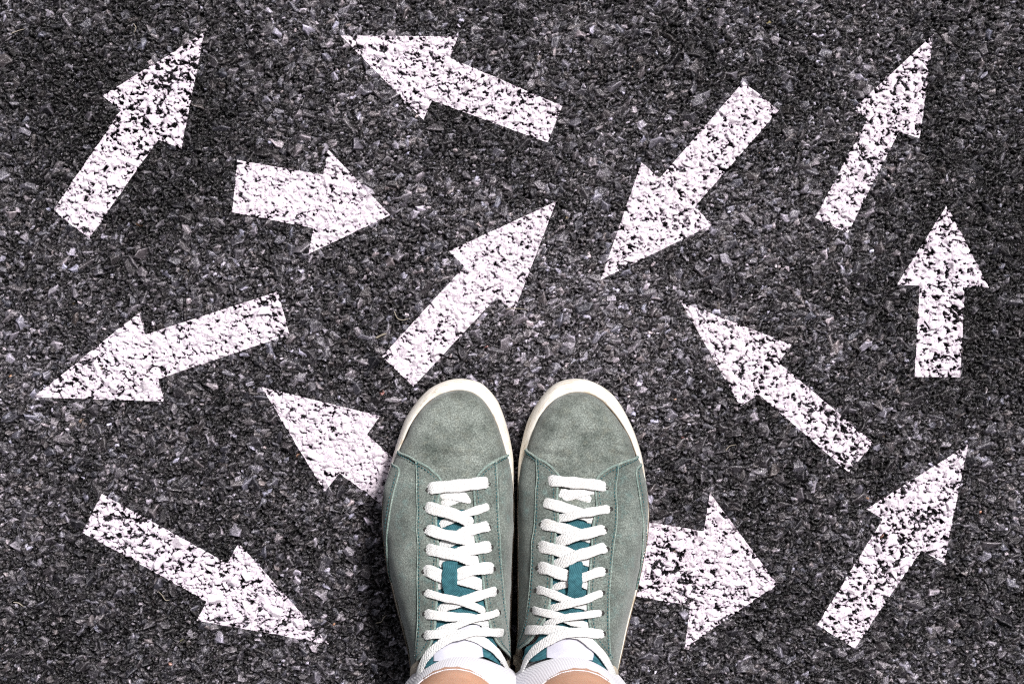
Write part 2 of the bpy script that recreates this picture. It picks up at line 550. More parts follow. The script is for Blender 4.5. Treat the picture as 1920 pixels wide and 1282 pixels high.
ARROWS = [
 ('long worn white arrow in the upper left corner pointing steeply up and right',
  [(381, 58), (189, 178), (223, 205), (95, 394), (164, 446), (293, 260), (337, 277)], 0.34),
 ('broad white arrow at the top centre pointing up and left',
  [(637, 64), (858, 66), (843, 106), (1055, 197), (1027, 266), (809, 186), (793, 223)], 0.24),
 ('short stubby white arrow left of the centre pointing right and slightly down',
  [(731, 402), (613, 278), (604, 326), (443, 299), (433, 397), (586, 427), (576, 476)], 0.13),
 ('long white arrow pointing down and left, between the top arrow and the right corner arrow',
  [(1127, 524), (1204, 303), (1238, 333), (1396, 151), (1463, 205), (1305, 386), (1338, 420)], 0.19),
 ('slim white arrow in the upper right corner pointing steeply up',
  [(1754, 62), (1602, 203), (1630, 221), (1530, 408), (1593, 436), (1689, 246), (1728, 258)], 0.33),
 ('upright white arrow at the right edge pointing straight up',
  [(1779, 384), (1684, 534), (1728, 535), (1718, 707), (1804, 707), (1813, 538), (1860, 539)], 0.30),
 ('bright white arrow directly ahead of the shoe toes pointing up and right',
  [(1044, 376), (841, 470), (870, 499), (715, 668), (774, 725), (931, 557), (964, 584)], 0.13),
 ('white arrow at the left edge with a frayed tip pointing left and down',
  [(58, 745), (257, 586), (269, 627), (519, 546), (541, 627), (293, 711), (305, 753)], 0.22),
 ('patchy white arrow right of the shoe toes pointing up and left',
  [(1278, 565), (1487, 646), (1463, 680), (1642, 831), (1594, 886), (1425, 740), (1390, 762)], 0.33),
 ('white arrow pointing up and left with its shaft running under the left shoe',
  [(488, 726), (712, 780), (687, 815), (790, 908), (748, 972), (635, 888), (607, 923)], 0.13),
 ('worn white arrow in the lower left corner pointing down and right',
  [(616, 1210), (445, 1019), (424, 1057), (187, 927), (150, 999), (385, 1129), (366, 1165)], 0.33),
 ('wide white arrow beside the right shoe pointing right, its shaft partly under the sole',
  [(1460, 1097), (1333, 925), (1321, 997), (1150, 968), (1130, 1108), (1296, 1138), (1285, 1218)], 0.31),
 ('flaking white arrow in the lower right corner pointing up and right',
  [(1820, 833), (1628, 956), (1659, 974), (1534, 1173), (1606, 1218), (1731, 1033), (1774, 1057)], 0.36),
]
for a in ARROWS:
    painted_arrow(*a)

# ------------------------------------------------------------------ sneakers
def c1(x, y): return (700 + .2339 * x, 690 + .2339 * y)
def c2(x, y): return (950 + .2339 * x, 690 + .2339 * y)
def c3(x, y): return (700 + .2339 * x, 982 + .2339 * y)
def c4(x, y): return (950 + .2339 * x, 982 + .2339 * y)
def c7(x, y): return (780 + .1404 * x, 860 + .1404 * y)
def many(f, pts): return [f(*p[:2]) + tuple(p[2:]) for p in pts]

HEEL = 1388.0

class Shoe:
    """the shoe's surface: rows across the foot, each a superellipse between the two outlines"""
    def __init__(self, sole_l, sole_r, up_l, up_r, cx, ua):
        self.sa, self.ua = 710.0, ua
        self.cx = cx
        self.tab = {}
        for key, pts, a, b in (('sl', sole_l, self.sa, HEEL), ('sr', sole_r, self.sa, HEEL), ('ul', up_l, self.ua, HEEL - 6), ('ur', up_r, self.ua, HEEL - 6)):
            p = sorted(pts, key=lambda q: q[1])
            py = np.array([q[1] for q in p])
            px = np.array([q[0] for q in p])
            ph = np.arccos(np.clip(1 - 2 * (py - a) / (b - a), -1, 1))
            heel = cx - 4
            ph = np.concatenate([[0], ph, [math.pi]])
            px = np.concatenate([[cx], px, [heel]])
            o = np.argsort(ph)
            fine = np.linspace(0, math.pi, 700)
            v = np.interp(fine, ph[o], px[o])
            if key in ('sl', 'sr'):                   # below the ball of the foot the upper overhangs the sole
                v = v + (9.0 if key == 'sl' else -9.0) * np.clip((self.row(fine, a, b) - 925) / 60, 0, 1) * np.clip((b - self.row(fine, a, b)) / 60, 0, 1)
            k = 15                                    # round off the polyline's corners
            pad = np.concatenate([2 * v[0] - v[k:0:-1], v, 2 * v[-1] - v[-2:-k - 2:-1]])
            w = np.hanning(2 * k + 3)[1:-1]
            v2 = np.convolve(pad, w / w.sum(), 'valid')
            self.tab[key] = (fine, v2, a, b)
        self.build_inverse()
    def out(self, key, phi):
        f, v, a, b = self.tab[key]
        return np.interp(phi, f, v)
    def row(self, phi, a, b):
        return a + (b - a) * (1 - np.cos(phi)) / 2
    ZT = np.array([(731, 27.5), (736, 33), (745, 38), (760, 42.5), (790, 46.5), (850, 51), (900, 56), (950, 62.5), (1000, 69.5), (1060, 77), (1120, 84), (1180, 91), (1240, 97), (1300, 100), (1390, 96)])
    def surf(self, th, phi):
        th = np.asarray(th, float)
        phi = np.asarray(phi, float)
        f, v, a, b = self.tab['ul']
        py = self.row(phi, a, b)
        zb = np.interp(py, [731, 800, 900, 960, 1390], [26.5, 26.5, 29, 33, 33]) * 1e-3
        zt = np.interp(py - (self.ua - 731.5) * np.clip((800 - py) / 60, 0, 1), self.ZT[:, 0], self.ZT[:, 1]) * 1e-3
        ex = np.interp(py, [731, 950, 1180, 1260, 1390], [0.80, 0.80, 0.72, 0.5, 0.45])
        ez = np.interp(py, [731, 800, 950, 1390], [0.72, 0.78, 0.92, 0.95])
        k = (CAM_H - zb) / CAM_H
        xl = (self.out('ul', phi) - PXC) * S * k
        xr = (self.out('ur', phi) - PXC) * S * k
        y = (PYC - py) * S * k
        xc, w = (xl + xr) / 2, (xr - xl) / 2
        w = w - 0.0013 * np.clip((py - 860) / 90, 0, 1) * np.clip((HEEL - py) / 60, 0, 1)
        t = np.clip(th, 0, math.pi)
        c, s = np.cos(t), np.sin(t)
        x = xc - w * np.sign(c) * np.abs(c) ** ex
        z = zb + (zt - zb) * np.abs(s) ** ez
        under = np.where(th < 0, -th, np.where(th > math.pi, th - math.pi, 0)) / 0.25
        x = x + np.where(th < 0, 1, -1) * under * np.minimum(0.004, w * 0.3)
        z = z - under * (zb - 0.021)
        return np.stack([x, y, z], -1)
    def normal(self, th, phi):
        e = 2e-3
        a = self.surf(th + e, phi) - self.surf(th - e, phi)
        b = self.surf(th, np.clip(phi + e, 0, math.pi)) - self.surf(th, np.clip(phi - e, 0, math.pi))
        n = np.cross(b, a)
        n = n / (np.linalg.norm(n, axis=-1, keepdims=True) + 1e-12)
        return np.where(n[..., 2:3] < -0.3, -n, n)
    def build_inverse(self):
        t, p = np.meshgrid(np.linspace(0, math.pi, 500), np.linspace(0.02, math.pi - 0.02, 900))
        P = self.surf(t, p)
        self.gx, self.gy = project(P)
        self.gt, self.gp = t, p
    def inv(self, px, py):
        d = (self.gx - px) ** 2 + (self.gy - py) ** 2
        i = np.argmin(d)
        return self.gt.flat[i], self.gp.flat[i]
    def uv(self, pts):
        return np.array([self.inv(*q[:2]) for q in pts])
    def curve(self, pts, n=80):
        return catmull(self.uv(pts), n)
    def at(self, uv, h):
        uv = np.asarray(uv)
        P = self.surf(uv[..., 0], uv[..., 1])
        return P + self.normal(uv[..., 0], uv[..., 1]) * np.asarray(h)[..., None] * 1e-3

def coons(L, R, n_across, n_along, start=None, end=None):
    L, R = catmull(L, n_along), catmull(R, n_along)
    e = np.array([0, .012, .03, .06])
    s = np.concatenate([e, np.linspace(.1, .9, n_across), 1 - e[::-1]])
    t = np.linspace(0, 1, n_along)
    start = catmull(start, 120) if start is not None else np.linspace(L[0], R[0], 120)
    end = catmull(end, 120) if end is not None else np.linspace(L[-1], R[-1], 120)
    g = np.linspace(0, 1, 120)
    B = np.stack([np.interp(s, g, start[:, k]) for k in (0, 1)], 1)
    T = np.stack([np.interp(s, g, end[:, k]) for k in (0, 1)], 1)
    s_, t_ = s[None, :, None], t[:, None, None]
    C = (1 - s_) * L[:, None] + s_ * R[:, None] + (1 - t_) * B[None] + t_ * T[None]
    C -= (1 - s_) * (1 - t_) * L[0] + s_ * (1 - t_) * R[0] + (1 - s_) * t_ * L[-1] + s_ * t_ * R[-1]
    return C, s

def lumps(P, amp):
    """gentle unevenness of worn leather, in mm"""
    x, y = P[..., 0] * 1000, P[..., 1] * 1000
    return amp * (np.sin(x * .23 + 1.3 * np.sin(y * .11)) * np.sin(y * .19 + x * .07) + .6 * np.sin(y * .41 + 2 * np.sin(x * .13)) * .5)

def creases(P, lines):
    px, py = project(P)
    h = np.zeros(px.shape)
    for (x1, y1, x2, y2, depth, wid) in lines:
        a = np.array([x1, y1]); b = np.array([x2, y2])
        d = b - a
        t = np.clip(((px - x1) * d[0] + (py - y1) * d[1]) / (d @ d), 0, 1)
        dd = np.hypot(px - x1 - t * d[0], py - y1 - t * d[1]) / wid
        fade = np.sin(np.clip(t, 0.02, .98) * math.pi) ** .6
        h += depth * fade * (-np.exp(-dd ** 2) + .55 * np.exp(-(dd - 2.0) ** 2))
    return h

def panel(sh, name, C, s, off, mat, parent, crs=(), edge=True, lump=0.35):
    P = sh.surf(C[..., 0], C[..., 1])
    h = np.full(P.shape[:2], float(off)) + lumps(P, lump) + creases(P, crs)
    if edge:
        fall = np.interp(s, [0, .012, .03, .06, .94, .97, .988, 1], [-1.5, -.35, -.05, 0, 0, -.05, -.35, -1.5])
        h += fall[None]
        ft = np.zeros(len(h)); ft[0] = -1.4; ft[1] = -.25
        h += ft[:, None]
    N = sh.normal(C[..., 0], C[..., 1])
    co = P + N * h[..., None] * 1e-3
    o = mesh_np(name, co, grid_quads(*C.shape[:2]), mat, parent)
    def walk(a):
        d = np.linalg.norm(np.diff(a, axis=1), axis=2)
        d = np.concatenate([np.zeros((len(a), 1)), np.cumsum(d, 1)], 1)
        return np.minimum(d, d[:, -1:] - d)
    dist = walk(co)
    if not edge:                                       # toe cap: dirt gathers along the welt only
        px, py = project(co)
        dist = np.minimum(dist, np.linalg.norm(co - co[:1], axis=2))
    else:
        dv = np.linalg.norm(np.diff(co, axis=0), axis=2)
        dist = np.minimum(dist, np.concatenate([np.zeros((1, co.shape[1])), np.cumsum(dv, 0)], 0))
    a = o.data.attributes.new('grime', 'FLOAT', 'POINT')
    a.data.foreach_set('value', np.exp(-np.maximum(dist - .0075, 0) / .010 if not edge else -dist / .004).ravel().astype(np.float32))
    return o

def tube(path, rad, nseg=8, closed=False, squash=None, up=None):
    """verts and quads of a tube along path (metres)"""
    p = np.asarray(path, float)
    T = np.gradient(p, axis=0)
    T /= np.linalg.norm(T, axis=1, keepdims=True) + 1e-12
    U = np.tile([0, 0, 1.0], (len(p), 1)) if up is None else np.asarray(up)
    B = np.cross(T, U)
    B /= np.linalg.norm(B, axis=1, keepdims=True) + 1e-12
    U = np.cross(B, T)
    a = np.linspace(0, 2 * math.pi, nseg, endpoint=False)
    rad = np.broadcast_to(rad, (len(p),))
    co = p[:, None] + rad[:, None, None] * (np.cos(a)[None, :, None] * B[:, None] + (squash or 1) * np.sin(a)[None, :, None] * U[:, None])
    q = grid_quads(len(p), nseg, wrap=True)
    return co.reshape(-1, 3), q

class Parts:
    def __init__(self):
        self.co, self.q, self.uv, self.n = [], [], [], 0
    def add(self, co, q, uv=None):
        co = np.asarray(co).reshape(-1, 3)
        self.co.append(co); self.q.append(np.asarray(q) + self.n); self.n += len(co)
        self.uv.append(np.zeros((len(co), 2)) if uv is None else np.asarray(uv).reshape(-1, 2))
    def build(self, name, mat, parent=None):
        o = mesh_np(name, np.vstack(self.co), np.vstack(self.q), mat, parent)
        uv = np.vstack(self.uv)
        lay = o.data.uv_layers.new(name='UVMap')
        idx = np.empty(len(o.data.loops), np.int32)
        o.data.loops.foreach_get('vertex_index', idx)
        lay.data.foreach_set('uv', uv[idx].astype(np.float32).ravel())
        return o

def ribbon(parts, sh, pts, width, thick=0.85, n=110, seed=0, cap=True):
    """flat woven lace through (px, py, height mm) points"""
    r = np.random.default_rng(seed + int(pts[0][0] * 7 + pts[0][1]))
    uv = sh.uv(pts)
    c = catmull(np.column_stack([uv, [q[2] for q in pts]]), n)
    N = sh.normal(c[:, 0], c[:, 1])
    P = sh.surf(c[:, 0], c[:, 1]) + N * c[:, 2:3] * 1e-3
    T = np.gradient(P, axis=0)
    T /= np.linalg.norm(T, axis=1, keepdims=True)
    B = np.cross(T, N)
    B /= np.linalg.norm(B, axis=1, keepdims=True)
    N2 = np.cross(B, T)
    L = np.concatenate([[0], np.cumsum(np.linalg.norm(np.diff(P, axis=0), axis=1))])
    w = width * S * 0.5 * (1.11 if width >= 17.5 else 1.0) * (1 + .05 * np.sin(L * 420 + r.uniform(0, 6)) + .025 * r.normal(size=n))
    if cap:
        e = np.minimum(L, L[-1] - L) / 0.0030
        w = w * np.sqrt(np.clip(1 - (1 - np.clip(e, 0, 1)) ** 2, 0.55, 1))
    a = np.linspace(0, 2 * math.pi, 18, endpoint=False)
    ca, sa = np.cos(a), np.sin(a)
    X = np.sign(ca) * np.abs(ca) ** 0.55
    Z = np.sign(sa) * np.abs(sa) ** 0.6
    twist = .12 * np.sin(L * 90 + r.uniform(0, 6))
    Bt = B * np.cos(twist)[:, None] + N2 * np.sin(twist)[:, None]
    Nt = N2 * np.cos(twist)[:, None] - B * np.sin(twist)[:, None]
    co = P[:, None] + w[:, None, None] * X[None, :, None] * Bt[:, None] + thick * 1e-3 * Z[None, :, None] * Nt[:, None]
    co += r.normal(0, 4.5e-5, co.shape)
    uvs = np.stack(np.broadcast_arrays(L[:, None], (w[:, None] * X[None])), -1)
    parts.add(co, grid_quads(n, 18, wrap=True), uvs)

def stitches(parts, sh, curve_pts, h, inset_curve=None):
    """short thread dashes along a curve on the shoe (uv), h mm above the surface"""
    c = curve_pts
    P = sh.at(c, np.full(len(c), h))
    d = np.concatenate([[0], np.cumsum(np.linalg.norm(np.diff(P, axis=0), axis=1))])
    s = 0.0008
    while s + 0.0019 < d[-1]:
        ss = np.linspace(s, s + 0.0019, 5)
        q = np.stack([np.interp(ss, d, P[:, k]) for k in range(3)], 1)
        q[:, 2] += np.array([-.0003, .00005, .0001, .00005, -.0003])
        co, f = tube(q, [.0001, .00036, .00038, .00036, .0001], 6)
        parts.add(co, f)
        s += 0.0027

def shift(curve, sh, mm, side):
    """move a uv curve sideways over the surface by mm"""
    P = sh.at(curve, np.zeros(len(curve)))
    T = np.gradient(P, axis=0)
    T /= np.linalg.norm(T, axis=1, keepdims=True) + 1e-9
    B = np.cross(T, np.tile([0, 0, 1.0], (len(P), 1)))
    Q = P + B * mm * 1e-3 * side
    px, py = project(Q)
    return np.array([sh.inv(a, b) for a, b in zip(px[::3], py[::3])])

def build_sole(sh, parent):
    n = 220
    phi = np.linspace(0, math.pi, n)
    def ring(kl, kr, z, f=0.0, grow=0.0):
        zz = np.full(n, z) if np.isscalar(z) else z
        pts = []
        for key, ukey in ((kl, 'ul'), (kr, 'ur')):
            a, b = sh.tab[key][2:]
            ua, ub = sh.tab[ukey][2:]
            px = sh.out(key, phi) * (1 - f) + sh.out(ukey, phi) * f
            py = sh.row(phi, a, b) * (1 - f) + sh.row(phi, ua, ub) * f
            pts.append((px, py))
        L = np.stack(pts[0], 1)
        R = np.stack(pts[1], 1)
        loop = np.vstack([L, R[-2:0:-1]])
        T = np.roll(loop, -1, 0) - np.roll(loop, 1, 0)
        N = np.stack([T[:, 1], -T[:, 0]], 1)
        N /= np.linalg.norm(N, axis=1, keepdims=True) + 1e-9
        c = loop.mean(0)
        if ((loop - c) * N).sum() < 0:
            N = -N
        loop = loop + N * grow / (S * 1000)
        zl = np.concatenate([zz, zz[-2:0:-1]])
        k = (CAM_H - 0.014) / CAM_H
        return np.stack([(loop[:, 0] - PXC) * S * k, (PYC - loop[:, 1]) * S * k, zl], 1)
    spec = [(0, -3.5, .0002), (0, -1.2, .0006), (0, -.3, .0030), (0, 0, .0075), (.06, 0, .0130), (.18, 0, .0185), (.40, 0, .0228),
            (.60, 0, .0250), (.78, .2, .0262), (.90, .2, .0264), (.97, .1, .0258), (1.0, -.6, .0240), (1.0, -4, .0225)]
    rings = [ring('sl', 'sr', z, f, g) for f, g, z in spec]
    co = np.stack(rings)
    m = co.shape[1]
    q = grid_quads(len(rings), m, wrap=True)
    co = co.reshape(-1, 3)
    # tread and footbed close the shell
    co = np.vstack([co, [[co[:m, 0].mean(), co[:m, 1].mean(), .0002]], [[co[-m:, 0].mean(), co[-m:, 1].mean(), .0215]]])
    i = np.arange(m)
    lo = np.stack([(i + 1) % m, i, np.full(m, len(co) - 2)], 1)
    b = (len(rings) - 1) * m
    hi = np.stack([b + i, b + (i + 1) % m, np.full(m, len(co) - 1)], 1)
    sole = mesh_np('sole', co, q, M_RUBBER, parent, tris=np.vstack([lo, hi]))
    # the seam where upper and rubber meet is dark with dirt
    r = ring('sl', 'sr', .0256, 1.0, .15)
    r = r[np.r_[0:m, 0:1]]
    t_, f_ = tube(r, .00045, 6)
    mesh_np('welt', t_, f_, M_WELT, sole)
    return sole

M_WELT = mat_plain('dirty_welt', (0.07, 0.05, 0.035), (0.20, 0.15, 0.10), 400)

def build_shoe(label, sh, D):
    root = bpy.data.objects.new('sneaker', None)
    heel_x, heel_y = W(D['cx'], 1300)
    root.location = (0, 0, 0)
    link(root)
    tag(root, label, 'sneaker', 'pair of grey green suede sneakers')
    build_sole(sh, root)
    # toe box: full rows from the tip to under the first lace
    e_phi = sh.inv(D['cx'], D['toe_end'])[1]
    phi = np.concatenate([np.linspace(0.0, .12, 14), np.linspace(.14, e_phi, 120)])
    th = np.concatenate([[-.25, -.12], np.linspace(0, math.pi, 120), [math.pi + .12, math.pi + .25]])
    C = np.stack(np.meshgrid(th, phi), -1)
    panel(sh, 'toe_box', C, np.linspace(0, 1, len(th)), 0.0, M_SUEDE, root, D['creases'], edge=False, lump=.45)
    inner = {}
    for side in ('l', 'r'):
        u0 = -.25 if side == 'l' else math.pi + .25
        uwide = 0.0 if side == 'l' else math.pi
        toe, outer, inn, col = D['toe_' + side], D['outer_' + side], D['inner_' + side], D['collar_' + side]
        # quarter from the toe seam back round to the heel seam
        toe_uv = sh.uv(toe)
        v0 = toe_uv[0, 1]
        toe_uv[0, 0] = uwide
        A = np.array([(u0, v) for v in np.linspace(v0 - .01, math.pi, 60)])
        th_heel = math.radians(50) if side == 'l' else math.pi - math.radians(50)
        ou = sh.uv(outer)
        cu = sh.uv(col)
        Bc = np.vstack([ou, cu, [(cu[-1, 0] * .6 + th_heel * .4, (cu[-1, 1] + math.pi) / 2), (th_heel, math.pi)]])
        Bc2 = Bc.copy()
        inset = .06 if side == 'l' else -.06
        Bc2[:len(ou), 0] += inset * np.linspace(1, 0.0, len(ou))
        st = np.vstack([[u0, v0 - .01], toe_uv[:D['nq_' + side]], Bc2[:1]])
        if side == 'l':
            C, s = coons(A, Bc2, 50, 170, start=st)
        else:
            C, s = coons(Bc2, A, 50, 170, start=st[::-1])
        qp = panel(sh, 'quarter', C, s, .75, M_PANEL, root, D['creases'])
        # eyelet facing beside the laces
        iu = sh.uv(inn)
        tu = sh.uv([outer[0]] + list(D['front_' + side]) + [inn[0]])
        if side == 'l':
            C, s = coons(ou, iu, 26, 170, start=tu)
        else:
            C, s = coons(iu, ou, 26, 170, start=tu[::-1])
        ep = panel(sh, 'eyelet_facing', C, s, 1.55, M_PANEL, root, D['creases'], lump=.35)
        # raw cut edges, paler than the nap, and the thread beside them
        full = catmull(np.vstack([toe_uv[:D['nq_' + side]], tu[1:-1], iu]), 260)
        hh = np.interp(np.linspace(0, 1, 260), [0, .05, .2, .26, .9, 1], [.2, .9, .9, 1.05, 1.05, .9])
        pt, f = tube(sh.at(full, hh), .00092, 8)
        mesh_np('cut_edge', pt, f, M_EDGE, ep)
        pt, f = tube(sh.at(catmull(ou, 160), np.full(160, 1.35)), .00052, 8)
        mesh_np('cut_edge', pt, f, M_EDGE, ep)
        st_ = Parts()
        sg = 1 if side == 'l' else -1
        stitches(st_, sh, catmull(shift(full, sh, 2.5, -D['flip'] * sg), 260), 1.65)
        stitches(st_, sh, catmull(shift(catmull(ou, 160), sh, 1.3, D['flip'] * sg), 160), 1.75)
        st_.build('stitching', M_THREAD, ep)
        if D.get('side_' + side):
            su = sh.uv(D['side_' + side])
            Aside = np.array([(u0 * 0 + uwide + (-.1 if side == 'l' else .1), v) for v in np.linspace(su[0, 1] - .005, su[-1, 1] + .02, 40)])
            if side == 'l':
                C, s = coons(Aside, su, 16, 110)
            else:
                C, s = coons(su, Aside, 16, 110)
            sp = panel(sh, 'side_overlay', C, s, 1.7, M_PANEL, root)
            pt, f = tube(sh.at(catmull(su, 120), np.full(120, 1.4)), .0007, 8)
            mesh_np('cut_edge', pt, f, M_EDGE, sp)
            st_ = Parts()
            stitches(st_, sh, catmull(shift(catmull(su, 120), sh, 1.6, -D['flip'] * sg), 120), 1.85)
            st_.build('stitching', M_THREAD, sp)
        inner[side] = (iu, Bc, len(ou))
    # tongue lying between the facings
    tl = np.vstack([sh.uv([D['tongue_start'][0]]), inner['l'][0][1:D['n_tongue']] - [.10, 0], sh.uv(D['tongue_l'])])
    tr = np.vstack([sh.uv([D['tongue_start'][1]]), inner['r'][0][1:D['n_tongue']] + [.10, 0], sh.uv(D['tongue_r'])])
    C, s = coons(tl, tr, 40, 150, end=sh.uv([D['tongue_l'][-1]] + D['tongue_top'] + [D['tongue_r'][-1]]))
    P = sh.surf(C[..., 0], C[..., 1])
    lift = np.interp(np.linspace(0, 1, 150), [0, .12, .8, 1], [-1.9, -1.1, -.7, 1.2])
    N = sh.normal(C[..., 0], C[..., 1])
    wr = .45 * np.sin(P[..., 1] * 700 + 3 * np.sin(P[..., 0] * 160)) * np.sin(P[..., 0] * 210)
    tongue = mesh_np('tongue', P + N * ((lift[:, None] + wr) * 1e-3)[..., None], grid_quads(*C.shape[:2]), M_TWILL, root)
    lp = D['label']
    C, s = coons(sh.uv(lp[0]), sh.uv(lp[1]), 20, 60)
    P = sh.surf(C[..., 0], C[..., 1])
    hl = np.interp(np.linspace(0, 1, 60), [0, .5, 1], [.3, .9, 1.9])[:, None] + lumps(P, .12)
    fall = np.interp(s, [0, .03, .97, 1], [-.8, 0, 0, -.8])
    mesh_np('tongue_label', P + sh.normal(C[..., 0], C[..., 1]) * ((hl + fall[None]) * 1e-3)[..., None], grid_quads(*C.shape[:2]), M_LABEL, tongue)
    lo = Parts()
    ribbon(lo, sh, D['loop'], D['loop_w'], .7)
    lo.build('tongue_loop', M_TWILL, tongue)
    # one lace threaded through all the eyelets
    la = Parts()
    for k, (w, pts) in enumerate(D['laces']):
        ribbon(la, sh, pts, w, .75, seed=k)
    la.build('shoelace', M_LACE, root)
    for (px, py) in D['eyelets']:
        u = np.array(sh.inv(px, py))
        P0 = sh.at(u[None], np.array([1.0]))[0]
        N = sh.normal(u[:1], u[1:])[0]
        X = np.cross([0, 1, 0], N); X /= np.linalg.norm(X)
        Y = np.cross(N, X)
        a = np.linspace(0, 2 * math.pi, 16, endpoint=False)
        prof = [(0.02, .72), (.9, .74), (1.25, .95), (1.6, .80), (1.8, .3)]
        co = np.stack([P0 + (r * 1e-3) * (np.cos(a)[:, None] * X + np.sin(a)[:, None] * Y) + N * h * 1e-3 for r, h in prof])
        mesh_np('eyelet', co, mirror_q(grid_quads(len(prof), 16, wrap=True)), M_HOLE, root)
    # collar: padded beige edge round the ankle, and the lining inside it
    Bl, Br = inner['l'][1][inner['l'][2] - 1:], inner['r'][1][inner['r'][2] - 1:]
    cl, cr = catmull(Bl, 90), catmull(Br, 90)
    for cc, sg in ((cl, 1), (cr, -1)):
        P = sh.at(cc, np.full(90, -1.0))
        rad = np.interp(np.linspace(0, 1, 90), [0, .1, 1], [.0010, .0030, .0040])
        pt, f = tube(P, rad, 10)
        mesh_np('collar', pt, f, M_LINING, root)
        rows = []
        for fr, hh in ((1.0, -1.4), (.8, -2.6), (.5, -3.4), (.2, -3.6), (0.02, -3.6)):
            g = cc.copy()
            base = 0 if sg == 1 else math.pi
            g[:, 0] = base + (g[:, 0] - base) * fr
            rows.append(sh.at(g, np.full(90, hh)))
        mesh_np('lining', np.stack(rows), grid_quads(5, 90), M_LINING, root)
    return root

# left shoe, traced from the photograph
L_sole_l = many(c1, [(560, 110), (450, 165), (370, 240), (300, 330), (250, 410), (200, 550), (150, 720), (110, 880), (90, 1000), (92, 1150)]) + [(724, 1000), (729, 1060), (738, 1110), (752, 1180), (768, 1250), (778, 1310), (796, 1360)]
L_sole_r = many(c1, [(860, 120), (930, 180), (1000, 270), (1050, 400), (1090, 540), (1120, 700), (1130, 850), (1122, 1000)]) + [(960, 960), (958, 1000), (955, 1100), (953, 1200), (953, 1290), (946, 1345)]
L_up_l = many(c1, [(560, 205), (460, 260), (380, 345), (320, 430), (265, 550), (215, 665), (165, 770), (125, 870), (95, 970), (85, 1100)]) + [(719, 985), (724, 1029), (730, 1071), (737, 1094), (744, 1125), (756, 1169), (768, 1216), (772, 1245), (772, 1285), (778, 1330), (796, 1362)]
L_up_r = many(c1, [(800, 200), (880, 260), (940, 345), (990, 450), (1030, 570), (1065, 690), (1088, 770), (1110, 870), (1122, 970)]) + [(964, 960), (964, 994), (961, 1029), (959.6, 1094), (957, 1169), (957, 1230), (956, 1285), (950, 1335), (938, 1362)]
shoe_l = Shoe(L_sole_l, L_sole_r, L_up_l, L_up_r, 861, 731.5)
